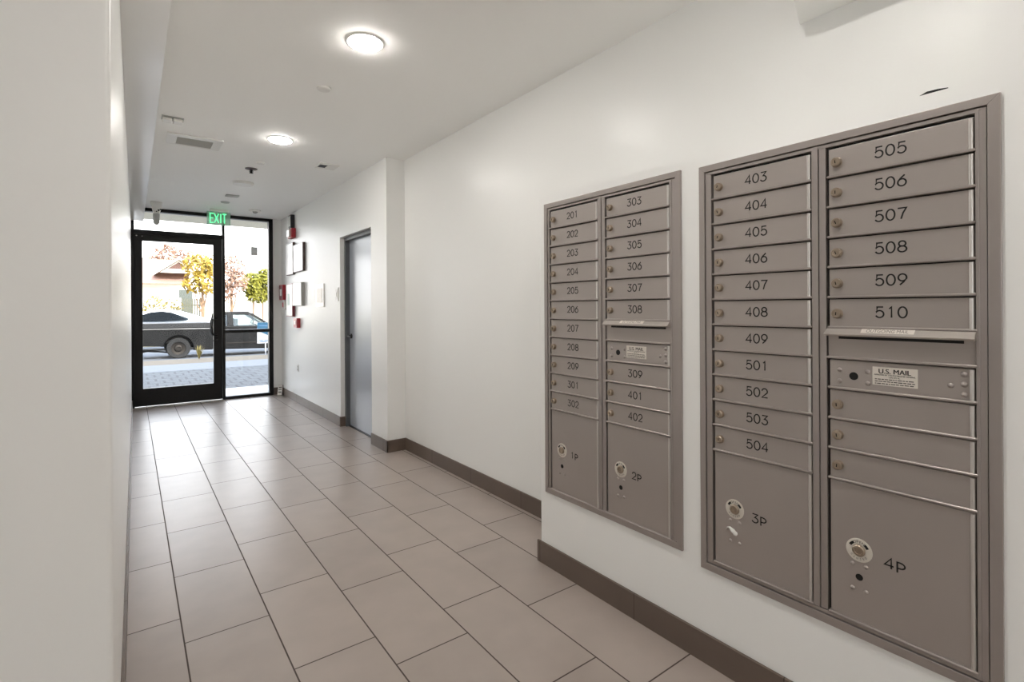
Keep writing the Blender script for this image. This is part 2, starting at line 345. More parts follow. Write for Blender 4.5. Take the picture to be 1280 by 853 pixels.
# grey steel door in the corridor wall
dm = MB().box(1.945, 1.99, 4.80, 5.632, .012, 2.05)
door2 = struct('door_2', dm, 'doorpaint', 'grey blue steel door recessed in the corridor wall', bevel=.002)
fr = MB()
fr.box(1.90, 2.02, 5.632, 5.672, 0, 2.09); fr.box(1.90, 2.02, 4.76, 4.80, 0, 2.09); fr.box(1.90, 2.02, 4.80, 5.632, 2.05, 2.09)
fr.build('door_frame', 'jamb', door2, bevel=.002)
lv = MB().lathe([(.027, 0), (.027, .008), (.012, .012), (.010, .045)], (1.945, 5.575, 1.0), (-1, 0, 0), 16)
lv.tube([(1.905, 5.575, 1.0), (1.897, 5.56, 1.0), (1.897, 5.46, .997)], [.010, .010, .008], 8)
lv.build('door_handle', 'black', door2, smooth=40)
MB().box(1.93, 2.02, 4.79, 5.64, 0, .012).build('threshold', 'black', door2)

# ------------------------------------------------------------------ lettering strokes
def arc(cx, cy, rx, ry, a0, a1, n=12): return [(cx+rx*math.cos(math.radians(a0+(a1-a0)*i/n)), cy+ry*math.sin(math.radians(a0+(a1-a0)*i/n))) for i in range(n+1)]
G = {
 '0': [arc(.5, .5, .5, .5, 90, 450, 24)],
 '1': [[(.3, .82), (.56, 1), (.56, 0)]],
 '2': [arc(.5, .68, .46, .32, 170, -25, 12) + [(.03, .0), (1, 0)]],
 '3': [[(.05, 1), (.95, 1), (.42, .6)] + arc(.46, .3, .5, .3, 90, -160, 14)],
 '4': [[(.76, 0), (.76, 1), (0, .28), (1.02, .28)]],
 '5': [[(.92, 1), (.18, 1), (.1, .52)] + arc(.48, .33, .5, .33, 140, -155, 16)],
 '6': [[(.82, 1), (.35, .72)] + arc(.5, .32, .48, .32, 150, 510, 22)],
 '7': [[(0, 1), (1, 1), (.62, .55), (.38, 0)]],
 '8': [arc(.5, .76, .4, .24, -90, 270, 20), arc(.5, .27, .5, .27, 90, 450, 20)],
 '9': [arc(.5, .68, .48, .32, -30, 330, 22) + [(.65, .28), (.2, 0)]],
 'P': [[(.12, -.12), (.12, .86)] + arc(.45, .58, .52, .28, 90, -90, 10) + [(.12, .3)]],
}
def strokes(mb, s, y, z, hgt, wid, adv, sw, x):
    """engraved characters on a face looking towards -X: y is the left edge, z the bottom"""
    for i, ch in enumerate(s):
        for st in G[ch]:
            mb.ribbon([(a*wid+i*adv, b*hgt) for a, b in st], sw, lambda u, v, d: (x-d, y-u, z+v))
    return mb

# ------------------------------------------------------------------ mailbox cabinets
def ring(mb, o, i, x0, x1):
    (yl, yr, z0, z1), (a, b, c, e) = o, i
    for p in ([(yl, z0), (yl, z1), (a, e), (a, c)], [(yl, z1), (yr, z1), (b, e), (a, e)], [(yr, z1), (yr, z0), (b, c), (b, e)], [(yr, z0), (yl, z0), (a, c), (b, c)]):
        mb.prism(p, lambda u, v, x: (x, u, v), x0, x1)
    return mb
FACE = 1.6815
def rivet(mb, y, z, r=.0062): mb.dome((FACE, y, z), r, r*.7, (-1, 0, 0), 12, 3)
lockmesh = {}
def lock(y, z, parent, rot=0):
    mb = MB().lathe([(.0148, -.002), (.0148, .001), (.0135, .0014), (.0135, .0115), (.0115, .014), (.0075, .0145), (.0070, .0132), (.001, .0132)], (FACE, y, z), (-1, 0, 0), 24)
    o = mb.build('lock', 'brass', parent, smooth=35)
    c, s = math.cos(rot), math.sin(rot)
    MB().prism([(y+.0012*a*c-.0045*b*s, z+.0012*a*s+.0045*b*c) for a, b in ((-1, -1), (1, -1), (1, 1), (-1, 1))], lambda u, v, x: (x, u, v), FACE-.0132, FACE-.0138).build('keyway', 'dark', parent)
def door_panel(name, ya, yb, zb, zt, cab, hinge=True):
    dm_ = MB().box(FACE, FACE+.012, ya-.004, yb+.0005, zb+.002, zt-.0065)
    dr = dm_.build(name, 'grey', cab, bevel=.0012)
    MB().prism([(zb-.0032, 1.695), (zb-.0032, 1.6745), (zb-.001, 1.6728), (zb+.0022, 1.6728), (zb+.004, 1.6745), (zb+.004, 1.695)], lambda u, v, y: (v, y, u), ya-.001, yb-.004).build('lip', 'greytrim', dr, smooth=35)
    if hinge:
        n = 8
        MB().prism([(yb+.0062+.0054*math.cos(PI*i/n), FACE-.0060*math.sin(PI*i/n)) for i in range(n+1)], lambda u, v, z: (v, u, z), zb+.004, zt-.0085).build('hinge', 'hinge', dr, smooth=50)
    return dr
def cabinet(label, box, E, Z0, dz, bot, colA, colB, pA, pB, tail):
    yl, yr, z0, z1 = box
    cab = thing('mailbox_cabinet', label, 'mailbox', (WX, (yl+yr)/2, z0), 'recessed apartment mailbox cabinets')
    tw = .0225
    inn = (yl-tw, yr+tw+.002, z0+tw+.004, z1-tw)
    ring(MB(), box, inn, 1.6742, 1.6905).build('trim_frame', 'greytrim', cab, bevel=.0012)
    i2 = (inn[0]-.0022, inn[1]+.0022, inn[2]+.0022, inn[3]-.0022)
    zt = Z0
    fm = ring(MB(), i2, (E[0]+.004, E[3]-.0015, bot-.004, zt+.001), 1.6785, 1.70)
    gx = (E[3]-.003+i2[1])/2-.002
    fm.box(1.6765, 1.70, gx+.0055, E[3]-.002, i2[2], i2[3]-.002)
    sm = (E[1]+E[2])/2+.001
    fm.box(1.6768, 1.70, E[1]-.003, sm+.001, bot-.002, zt+.012); fm.box(1.6795, 1.70, sm-.001, E[2]+.0042, bot-.002, zt+.010)
    fm.build('face_frame', 'greytrim', cab, bevel=.001)
    MB().box(1.6955, 2.0, yl-.02, yr+.02, z0+.02, z1-.02).build('cabinet_body', 'dark', cab)  # dark fill stands in for shade in the gaps around the doors
    def tenant(ya, yb, k, num, r):
        zb, zt_k = Z0-k*dz, Z0-(k-1)*dz
        dr = door_panel('mailbox_door', ya, yb, zb, zt_k, cab)
        dr['label'] = ('mailbox door numbered %s' % num) if num else 'blank unnumbered mailbox door'
        lock(ya-.0255, zb+.041, dr, r)
        if num: strokes(MB(), num, ya-.1225, zb+.0305, .0295, .0195, .0265, .0039, FACE).build('number', 'ink', dr)
    def parcel(ya, yb, num, hook=False):
        zt_k = Z0-11*dz; dz_ = zt_k-.79
        dr = door_panel('parcel_door', ya, yb, bot, zt_k, cab); dr['label'] = 'large parcel locker door numbered %s' % num
        dy, dzz = ya-.0785, .597+dz_
        MB().lathe([(.0335, -.001), (.0335, .0012), (.030, .0022), (.0185, .0022), (.0175, .0012)], (FACE, dy, dzz), (-1, 0, 0), 32).build('lock_dial', 'ring', dr, smooth=30)
        MB().lathe([(.0165, 0), (.0165, .006), (.014, .0085), (.010, .009), (.009, .006), (.001, .006)], (FACE, dy, dzz), (-1, 0, 0), 24).build('lock', 'brass', dr, smooth=35)
        tm = MB()
        for t_, a0, rad, sz in (('OPEN', 0, .0243, .0105), ('CLOSED', 180, .0243, .0075)):
            for j, ch in enumerate(t_):
                st = 17 if t_ == 'OPEN' else 19
                an = math.radians((-(j-(len(t_)-1)/2)*st if a0 == 0 else (j-(len(t_)-1)/2)*st))
                ct, sn = math.cos(an), math.sin(an)
                r_ = rad if a0 == 0 else -rad
                text_mesh(tm, ch, sz, lambda u, v, w_: (FACE-.0022-w_, dy-((u*ct-(v+r_)*sn)), dzz+(u*sn+(v+r_)*ct)))
        tm.build('dial_lettering', 'labelink', dr)
        ar = MB()
        for sgn in (-1, 1):
            ar.ribbon([(.0243*math.cos(math.radians(a)), .0243*math.sin(math.radians(a))) for a in ((125, 135, 145, 155) if sgn < 0 else (25, 35, 45, 55))], .007, lambda u, v, w_: (FACE-.0022-w_, dy-u, dzz+v))
        ar.build('dial_mark', 'ink', dr)
        for a, b in ((.017, -.043), (-.017, -.043), (.017, -.114), (-.017, -.114)):
            rv = MB(); rivet(rv, dy+a, dzz+b); rv.build('rivet', 'grey', dr, smooth=60)
        if not hook: MB().lathe([(.0095, 0), (.0095, .0006), (.0001, .0006)], (FACE, dy, dzz-.078), (-1, 0, 0), 20).build('keyhole', 'hole', dr)
        else:
            hk = MB().tube([(FACE+.001, dy+.034, dzz-.083), (FACE-.004, dy+.026, dzz-.070), (FACE-.008, dy+.014, dzz-.066), (FACE-.011, dy+.002, dzz-.072), (FACE-.010, dy-.006, dzz-.079)], [.0008, .002, .0035, .0075, .006], 10)
            hk.ball((FACE-.010, dy-.007, dzz-.080), .0075, 10, 6); hk.build('bent_white_tab', 'plastic', dr, smooth=60)['label'] = 'curved white tab stuck in the key opening'
        strokes(MB(), num, ya-.1405, .574+dz_, .0285, .0205, .0270, .0039, FACE).build('number', 'ink', dr)
    for k, num in enumerate(colA, 1): tenant(E[0], E[1], k, num, random.uniform(-.3, .3))
    for k, num in enumerate(colB, 1): tenant(E[2], E[3], k, num, random.uniform(-.4, .4))
    for k, num in zip((9, 10, 11), tail): tenant(E[2], E[3], k, num, random.uniform(-.4, .4))
    parcel(E[0], E[1], pA, pA == '3P'); parcel(E[2], E[3], pB)
    # outgoing slot hood with its recessed plate
    ya, yb = E[2], E[3]; zs = Z0-6*dz; z7 = Z0-7*dz; z8 = Z0-8*dz
    pn = MB().box(1.6835, 1.695, ya-.0, yb-.002, z7+.003, zs-.012).build('slot_plate', 'grey', cab)
    MB().prism([(1.695, z7-.0032), (1.6745, z7-.0032), (1.6728, z7-.001), (1.6728, z7+.0022), (1.6745, z7+.004), (1.695, z7+.004)], lambda u, v, y: (u, y, v), ya+.001, yb-.004).build('lip', 'greytrim', pn)
    hood = MB()
    A = [(1.694, ya+.000, zs+.004), (1.694, yb-.003, zs+.004), (1.681, yb-.002, zs+.0035), (1.681, ya-.0005, zs+.0035)]
    B = [(1.690, ya+.004, zs-.024), (1.690, yb-.004, zs-.024), (1.658, yb-.004, zs-.0245), (1.658, ya+.004, zs-.0245)]
    C_ = [(1.690, ya+.004, zs-.021), (1.690, yb-.004, zs-.021), (1.656, yb-.004, zs-.019), (1.656, ya+.004, zs-.019)]
    hood.loft([B, C_, A])
    MB().box(1.6815, 1.69, ya-.028, yb+.022, zs-.0335, zs-.0255).build('slot_shade', 'dark', pn)  # dark box stands in for the shaded slot under the hood
    hd_ = hood.build('outgoing_hood', 'hood', cab, bevel=.0008)
    # label on the sloping hood face
    def hf(u, v, w_):   # u to the right in metres, v up the slope
        t = (v+.0122)/.0244; x = 1.656+.025*t; z = zs-.019+.0225*t
        return (x-.0008-w_, (ya-.153)-u, z)
    MB().prism([(-.062, -.0062), (.062, -.0062), (.062, .0062), (-.062, .0062)], hf, -.0006, .0002).build('hood_label', 'label', hd_)
    text_mesh(MB(), 'OUTGOING MAIL', .0125, hf, depth=.0006).build('hood_lettering', mat('grey_ink', (120, 112, 105), .6), hd_)
    # postal master door with its maker's plate
    md = door_panel('master_door', ya, yb, z8, z7, cab); md['label'] = 'service door with a cream U.S. MAIL plate'
    MB().lathe([(.0115, 0), (.0115, .0006), (.0001, .0006)], (FACE, ya-.067, z8+.039), (-1, 0, 0), 22).build('keyhole', 'hole', md)
    for a, b in ((.030, .0545), (.030, .022), (.1025, .0545), (.1025, .022), (.286, .0375)):
        rv = MB(); rivet(rv, ya-a, z8+b, .0068); rv.build('rivet', 'greytrim', md, smooth=60)
    for b in (.069, .0435, .018):
        rv = MB(); rv.dome((FACE, yb+.0215, z8+b), .0076, .0065, (-1, 0, 0), 12, 3); rv.build('rivet', 'greytrim', md, smooth=60)
    cy, cz = ya-.166, z8+.046
    plate = MB().box(FACE-.0008, FACE+.001, cy+.052, cy-.052, cz-.0255, cz+.0255).build('mail_plate', 'label', md, bevel=.0004)
    f_ = lambda u, v, w_: (FACE-.0009-w_, cy-u, cz+v)
    tx = MB()
    for k_ in (-.00045, 0, .00045): text_mesh(tx, 'U.S. MAIL', .0185, lambda u, v, w_: f_(u*1.0+k_, v+.0135, w_+abs(k_)*.2))
    text_mesh(tx, 'APPROVED BY THE POSTMASTER GENERAL', .0049, lambda u, v, w_: f_(u, v+.0035, w_), bold=.0001)
    text_mesh(tx, 'USPS STD 4C', .0046, lambda u, v, w_: f_(u, v-.0025, w_), bold=.0001)
    rr = random.Random(3)
    for row, zz in enumerate((-.0085, -.0145, -.0205)):
        u = -.046
        while u < .043:
            L = rr.uniform(.003, .011); tx.ribbon([(u, zz), (min(u+L, .046), zz)], .0021, f_, .0005); u += L+.0018
    tx.build('plate_lettering', 'labelink', plate)
    return cab
N1 = [str(n) for n in (list(range(201, 210)) + [301, 302])]
N2 = [str(n) for n in range(303, 309)]
N3 = [str(n) for n in (list(range(403, 410)) + list(range(501, 505)))]
N4 = [str(n) for n in range(505, 511)]
cabinet('grey recessed mailbox cabinet with doors 201 to 402 and lockers 1P and 2P', ub[0], (1.9368, 1.6115, 1.5638, 1.2300), 1.7849, .0897, .396, N1, N2, '1P', '2P', ('309', '401', '402'))
cabinet('grey recessed mailbox cabinet with doors 403 to 510 and lockers 3P and 4P', ub[1], (1.0470, .7145, .6680, .3335), 1.7755, .0897, .388, N3, N4, '3P', '4P', ('', '', ''))
tag(MB().tube([(1.70, .452, 1.861), (1.694, .43, 1.8635), (1.692, .408, 1.863), (1.692, .386, 1.862)], [.001, .0045, .0035, .001], 8).build('twig', 'hole', smooth=50),
    'thin dark stick lying on the ledge above the near mailboxes', 'stick')

# ------------------------------------------------------------------ ceiling fixtures
def downlight(x, y, label, group='recessed ceiling lights'):
    t = thing('recessed_light', label, 'ceiling light', (x, y, ZC), group)
    MB().lathe([(.098, 0), (.098, -.003), (.090, -.007), (.084, -.006), (.084, -.001)], (x, y, ZC), (0, 0, 1), 40).build('trim_ring', 'plastic', t, smooth=40)
    MB().lathe([(.084, -.0005), (.084, -.009), (.076, -.014), (.05, -.017), (.001, -.018)], (x, y, ZC), (0, 0, 1), 40).build('diffuser', 'led', t, smooth=60)
    return t
downlight(.97, 2.555, 'lit round ceiling light, the larger and nearer of the two in view')
downlight(.97, 4.425, 'lit round ceiling light between the vent and the square grille')
downlight(.97, .68, 'lit round ceiling light above the mailboxes')
for x, y, s_ in ((.6, -1.25, 'near wall side'), (-1.5, -2.2, 'rear left'), (.6, -3.0, 'rear right')):  # unseen lamps, added to brighten the space behind the camera
    downlight(x, y, 'added unseen round ceiling light lighting the lobby behind the camera, %s' % s_)
def disc(name, x, y, r, h, label, cat, m='plastic'):
    return tag(MB().lathe([(r, 0), (r, -h*.55), (r*.88, -h), (.001, -h)], (x, y, ZC), (0, 0, 1), 28).build(name, m, smooth=35, origin=(x, y, ZC)), label, cat)
disc('sprinkler_cover', .964, 3.24, .041, .012, 'small white sprinkler cover between the two lit ceiling lights', 'sprinkler')
disc('sprinkler_cover', .974, 5.23, .037, .012, 'small white sprinkler cover just before the dark sprinkler head', 'sprinkler')
disc('smoke_detector', .975, 6.16, .105, .026, 'flat white smoke detector disc beyond the dark sprinkler head', 'smoke detector')
sp = thing('fire_sprinkler', 'small dark sprinkler head hanging from the ceiling', 'sprinkler', (.943, 5.507, ZC))
MB().lathe([(.055, 0), (.055, -.004), (.02, -.012), (.001, -.012)], (.943, 5.507, ZC), (0, 0, 1), 20).build('escutcheon', 'brown', sp, smooth=40)
hm = MB().tube([(.943, 5.507, ZC-.01), (.943, 5.507, ZC-.04)], .010, 8).lathe([(.018, -.044), (.018, -.041), (.001, -.041)], (.943, 5.507, ZC), (0, 0, 1), 14)
for sg in (-1, 1): hm.tube([(.943+sg*.009, 5.507, ZC-.012), (.943+sg*.016, 5.507, ZC-.026), (.943+sg*.004, 5.507, ZC-.042)], .003, 6)
hm.build('deflector', 'dark', sp)
def grille(name, x0, x1, y0, y1, a, label, cat, m, n, along='x'):
    t = thing(name, label, cat, ((x0+x1)/2, (y0+y1)/2, ZC))
    fm = MB()
    gx0, gx1, gy0, gy1 = a; z0, z1 = ZC-.012, ZC
    fm.box(x0, x1, y0, gy0, z0, z1); fm.box(x0, x1, gy1, y1, z0, z1); fm.box(x0, gx0, gy0, gy1, z0, z1); fm.box(gx1, x1, gy0, gy1, z0, z1)
    fm.build('frame', 'plastic', t, bevel=.003)
    MB().box(gx0, gx1, gy0, gy1, ZC-.002, ZC).build('backing', m, t)
    sl = MB()
    for i in range(n):
        y = gy0+(i+.5)*(gy1-gy0)/n
        sl.prism([(y-.008, ZC-.002), (y-.006, ZC-.002), (y+.008, ZC-.0105), (y+.006, ZC-.0105)], lambda u, v, x: (x, u, v), gx0, gx1)
    sl.build('slats', 'plastic2' if n > 4 else m, t)
    return t
grille('ceiling_vent', .228, .608, 4.72, 5.015, (.297, .543, 4.785, 4.992), 'white rectangular ceiling vent with grey slats beside the soffit', 'vent', 'slot', 7)
grille('ceiling_vent', 1.415, 1.60, 4.885, 5.075, (1.432, 1.502, 4.925, 5.035), 'small square ceiling vent with a dark opening near the right wall', 'vent', 'jamb', 4)
em = thing('emergency_light', 'small white two-part ceiling fitting just before the rectangular vent', 'ceiling fitting', (.243, 4.38, ZC))
MB().box(.178, .31, 4.335, 4.425, ZC-.008, ZC).build('base_plate', 'plastic2', em, bevel=.002)
for a, b in ((.184, .238), (.246, .304)): MB().box(a, b, 4.342, 4.42, ZC-.03, ZC-.008).build('lamp_head', 'plastic', em, bevel=.006)
tag(MB().box(.91, 1.05, 6.88, 6.99, ZC-.010, ZC).box(.93, 1.03, 6.90, 6.97, ZC-.016, ZC-.01).build('access_plate', 'plastic2', bevel=.002, origin=(.98, 6.935, ZC)), 'grey rectangular ceiling plate between the smoke detector and exit sign', 'ceiling plate')
disc('sprinkler_cover', .965, 7.40, .052, .012, 'grey round ceiling cover just before the exit sign', 'ceiling cover', 'plastic2')
sd_ = thing('smoke_detector', 'white domed smoke detector by the storefront on the right', 'smoke detector', (1.38, 7.79, ZC))
MB().lathe([(.075, 0), (.075, -.014), (.06, -.02), (.001, -.02)], (1.38, 7.79, ZC), (0, 0, 1), 24).build('base', 'plastic', sd_, smooth=35)
MB().dome((1.38, 7.79, ZC-.019), .035, .028, (0, 0, -1), 14, 4).build('sensor_dome', 'plastic2', sd_, smooth=60)
# exit sign
ex = thing('exit_sign', 'green lit exit sign hanging from the ceiling before the door', 'exit sign', (.97, 8.0, ZC))
MB().box(.86, 1.08, 7.97, 8.03, ZC-.035, ZC).build('canopy', 'plastic', ex, bevel=.004)
MB().box(.825, 1.105, 7.992, 8.008, 2.452, ZC-.035).build('panel', 'exitpane', ex, bevel=.002)
tx = MB()
for ch, cx in zip('EXIT', (.882, .938, .988, 1.032)):
    fx = lambda u, v, w_: (cx+u, 7.9915-w_, 2.545+v)
    for st in {'E': [[(.02, .062), (-.02, .062), (-.02, -.062), (.02, -.062)], [(-.02, 0), (.016, 0)]], 'X': [[(-.025, .062), (.025, -.062)], [(.025, .062), (-.025, -.062)]], 'I': [[(0, .062), (0, -.062)]], 'T': [[(-.024, .062), (.024, .062)], [(0, .062), (0, -.062)]]}[ch]:
        tx.ribbon(st, .0115, fx, .002)
tx.build('lettering', 'exitgreen', ex)
# security camera at the soffit end
sc_ = thing('security_camera', 'white security camera hanging from the ceiling beside the soffit', 'camera', (.262, 7.9, ZC))
MB().prism([(-.065, 0), (.065, 0), (.055, -.075), (.03, -.15), (-.03, -.15), (-.05, -.06)], lambda u, v, y: (.262+u, y, ZC+v), 7.85, 7.95).build('mount', 'plastic', sc_, bevel=.008)
MB().lathe([(.035, -.145), (.038, -.16), (.038, -.21), (.034, -.26), (.022, -.285), (.002, -.292)], (.262, 7.9, ZC), (0, 0, 1), 20).build('dome', 'plastic2', sc_, smooth=60)
MB().ball((.283, 7.84, ZC-.112), .011).ball((.303, 7.845, ZC-.10), .009).ball((.262, 7.84, ZC-.128), .008).build('lens', 'hole', sc_, smooth=60)

# ------------------------------------------------------------------ fire panels and notices on the corridor wall
WC = 1.853
def wallbox(y0, y1, z0, z1, dpt): return MB().box(WC-dpt, WC, y0, y1, z0, z1)
def panel(name, y0, y1, z0, z1, dpt, edge, face, label, cat, inset=.012):
    t = thing(name, label, cat, (WC, (y0+y1)/2, z0))
    wallbox(y0, y1, z0, z1, dpt).build('case', edge, t, bevel=.002)
    MB().box(WC-dpt-.003, WC-dpt+.001, y0+inset, y1-inset, z0+inset, z1-inset).build('face', face, t)
    return t
panel('notice_frame', 7.60, 7.99, 1.79, 2.245, .030, 'brown', 'paper', 'white notice in dark frame, farther of the two high frames', 'notice', .010)
panel('notice_frame', 7.07, 7.56, 1.81, 2.19, .032, 'brown', 'paper', 'white notice in dark frame, nearer of the two high frames', 'notice', .010)
t = panel('fire_alarm_box', 7.61, 7.96, 1.195, 1.665, .036, 'darkred', 'paper', 'tall white fire alarm panel with dark red sides', 'alarm panel')
MB().box(WC-.042, WC-.039, 7.78, 7.86, 1.36, 1.52).build('display', mat('greenish_display', (150, 180, 165), .4), t)
panel('fire_alarm_box', 7.11, 7.58, 1.345, 1.66, .042, 'plastic2', 'paper', 'white alarm panel with grey sides right of the red edged panel', 'alarm panel')
t = panel('pull_station', 8.14, 8.36, 1.44, 1.665, .045, 'red', 'darkred', 'dark red fire alarm box near the storefront corner', 'alarm box')
MB().box(WC-.052, WC-.046, 8.2, 8.3, 1.5, 1.6).build('window', 'paper', t)
t = panel('tag_board', 8.13, 8.26, 1.30, 1.43, .03, 'paper', 'red', 'small red and white placard under the dark red alarm box', 'placard', .03)
t = panel('alarm_box', 7.34, 7.52, 1.045, 1.175, .045, 'red', 'red', 'small red alarm box under the white panels', 'alarm box', .02)
MB().box(WC-.052, WC-.044, 7.41, 7.46, 1.09, 1.14).build('lens', 'paper', t)
t = thing('horn_strobe', 'red alarm strobe with white lens high on the wall', 'alarm strobe', (WC, 7.65, 2.29))
wallbox(7.54, 7.76, 2.30, 2.435, .06).build('housing', 'red', t, bevel=.008)
MB().box(WC-.085, WC-.06, 7.58, 7.72, 2.315, 2.42).build('lens', 'paper', t, bevel=.01)
t = thing('speaker_box', 'dark grey box right above the red strobe', 'speaker', (WC, 7.66, 2.44))
wallbox(7.60, 7.74, 2.44, 2.63, .055).build('housing', mat('charcoal_case', (44, 44, 48), .5), t, bevel=.006)
MB().box(WC-.059, WC-.054, 7.625, 7.715, 2.47, 2.61).build('grille', 'plastic2', t)
t = panel('intercom_panel', 6.24, 6.56, 1.325, 1.605, .012, 'paper', mat('cream_face', (240, 232, 220), .35), 'cream faced paper notice between panels and grey door', 'notice', .05)
t = panel('light_switch', 5.715, 5.83, 1.385, 1.54, .008, 'plastic', 'paper', 'white switch plate just left of the grey door', 'switch', .02)
MB().box(WC-.016, WC-.011, 5.755, 5.79, 1.435, 1.49).build('rocker', 'plastic', t, bevel=.002)
t = thing('wall_outlet', 'white wall outlet low on the corridor wall', 'outlet', (WC, 7.46, .44))
wallbox(7.42, 7.50, .435, .535, .007).build('plate', 'plastic', t, bevel=.002)
for z in (.465, .505): MB().box(WC-.010, WC-.0065, 7.445, 7.475, z-.013, z+.013).build('socket', 'plastic2', t)
# plaque leaning in the corner
pq = thing('plaque', 'small white plaque with dark lettering leaning on the corner baseboard', 'plaque', (1.815, 8.27, 0))
tl = .25
def pf(u, v, w_): return (1.792+u*.88-w_*.4+v*.16, 8.30-u*.45-w_*.85+v*.22, .002+v)
MB().prism([(-.035, 0), (.035, 0), (.035, .145), (-.035, .145)], pf, -.012, .0).build('board', 'brown', pq)
MB().prism([(-.034, .002), (.030, .002), (.030, .143), (-.034, .143)], pf, 0, .002).build('face', 'paper', pq)
lm = MB()
for v in (.115, .085, .045): lm.ribbon([(-.024, v), (.02, v)], .012, lambda u, vv, w_: pf(u, vv, w_+.002))
lm.build('lettering', 'labelink', pq)

# ------------------------------------------------------------------ outside: ground, street, building front
struct('landing', MB().box(-8, 10, YB+.06, 9.6, -.12, -.004), 'landing', 'pale tiled landing outside the entrance door')
struct('path_pavers', MB().box(-10, 14, 9.6, 13.05, -.12, -.006), 'pavers', 'grey brick pavers in front of the building')
struct('path_concrete', MB().box(-10, 16, 13.05, 14.65, -.12, -.004), 'stone', 'pale concrete strip between pavers and sidewalk')
struct('sidewalk', MB().box(-20, 30, 14.65, 16.05, -.34, -.004), 'curb', 'tan sidewalk strip along the street', bevel=.02)
struct('street', MB().box(-60, 70, 16.05, 27.6, -.5, -.335), 'asphalt', 'pale worn asphalt street')
struct('ground', MB().box(-80, 100, 27.6, 120, -.5, -.2), 'ground', 'dry yard ground across the street')
struct('courtyard_ground', MB().box(-30, 30, -30, -4.2, -.2, -.02).box(-30, -3.4, -4.2, YB, -.2, -.02), 'courtyard', 'added unseen pale ground that bounces daylight into the lobby')  # added out of view as a bounce surface for the lobby window
fc = MB().box(-9, -.012, YB+.06, YB+.35, -.1, 7.4).box(1.732, 11, YB+.06, YB+.35, -.1, 7.4).box(-.012, 1.732, YB+.06, YB+.35, 2.665, 7.4)
struct('wall_facade', fc, 'facade', 'pale stucco street front of the building')
struct('canopy', MB().box(-.6, 2.6, YB+.35, 9.95, 2.735, 2.90), 'canopy', 'entrance canopy over the door outside')

# ------------------------------------------------------------------ vehicles
SZ = -.335
def wheel(mbt, mbr, x, y, r, wd, sgn):
    mbt.lathe([(r*.62, 0), (r*.94, -.01), (r, wd*.2), (r, wd*.8), (r*.94, wd+.01), (r*.62, wd)], (x, y, SZ+r), (0, sgn, 0), 28, False)
    mbr.lathe([(r*.62, .01), (r*.6, .045), (r*.34, .06), (r*.30, .02), (r*.16, .01), (r*.14, .03), (.001, .03)], (x, y, SZ+r), (0, sgn, 0), 24, False)
def make_wheel(x, y, r, wd, sgn, parent):
    a, b = MB(), MB(); wheel(a, b, x, y, r, wd, sgn)
    o = a.build('wheel', 'tyre', parent, smooth=40); b.build('rim', 'rim', o, smooth=40)
# pickup truck, heading right
TX, TY = .12, 20.45
tr = thing('pickup_truck', 'weathered black pickup truck parked at the curb outside the door', 'truck', (TX+2.4, TY+.85, SZ))
def arch(cx, r, z0, n=10): return [(cx+r*math.cos(a), z0+r*math.sin(a)) for a in [PI - PI*i/n for i in range(n+1)]]
wr = .345; wc1, wc2 = 1.15, 4.55
def cut_arch(cx, r, zl, zr):
    a0 = math.asin(min(1, (zl-wr)/r)); a1 = math.asin(min(1, (zr-wr)/r))
    return [(cx+r*math.cos(a), wr+r*math.sin(a)) for a in [PI-a0-(PI-a0-a1)*i/12 for i in range(13)]]
bed = [(0, .46)] + cut_arch(wc1, .43, .42, .26) + [(2.15, .25), (2.15, 1.02), (0, 1.02)]
P = lambda u, v, w_: (TX+u, TY+w_, SZ+v)
b_ = MB().prism(bed, P, 0, .10).prism(bed, P, 1.55, 1.65).prism([(0, .5), (2.15, .5), (2.15, .62), (0, .62)], P, .1, 1.55).prism([(0, .5), (.06, .5), (.06, 1.02), (0, 1.02)], P, .1, 1.55).prism([(2.09, .5), (2.15, .5), (2.15, 1.05), (2.09, 1.05)], P, .1, 1.55)
b_.build('bed', 'truck', tr, bevel=.02)
MB().prism([(-.01, 1.02), (2.22, 1.02), (2.06, 1.19), (-.01, 1.19)], P, .03, 1.62).build('bed_cover', 'truckcap', tr, bevel=.015)
MB().prism([(0, .985), (2.14, .975), (2.14, 1.0), (0, 1.012)], P, -.012, .0).build('side_strip', 'chrome', tr)  # bright strip stands in for the highlight along the bed's crease
lowc = [(2.18, .25), (3.9, .21)] + cut_arch(wc2, .43, .26, .36) + [(5.45, .40), (5.52, .62), (5.46, .86), (4.05, 1.03), (2.18, 1.06)]
MB().prism(lowc, P, .0, 1.65).build('cab_body', 'truck', tr, bevel=.03)
MB().prism([(2.2, .44), (3.5, .44), (3.5, .47), (2.2, .47)], P, -.012, .002).build('side_strip', 'rim', tr)
tw_ = lambda v: .06 + max(0, v-1.03)*.32
def Q(u, v, w_):
    k = tw_(v); return (TX+u, TY+k+w_*(1.65-2*k), SZ+v)
cf = MB()
for wside in ((0, .035), (.965, 1)):
    cf.prism([(2.2, 1.05), (2.27, 1.05), (2.36, 1.44), (2.30, 1.50)], Q, *wside)
    cf.prism([(2.60, 1.05), (2.80, 1.05), (2.80, 1.46), (2.62, 1.46)], Q, *wside)
    cf.prism([(3.98, 1.04), (4.10, 1.03), (3.42, 1.50), (3.32, 1.46)], Q, *wside)
    cf.prism([(2.28, 1.44), (3.34, 1.44), (3.40, 1.50), (2.30, 1.50)], Q, *wside)
cf.prism([(2.28, 1.48), (3.40, 1.48), (3.30, 1.555), (2.42, 1.555)], Q, 0, 1)
cf.build('cab_roof', 'truck', tr, bevel=.01)
g = MB()
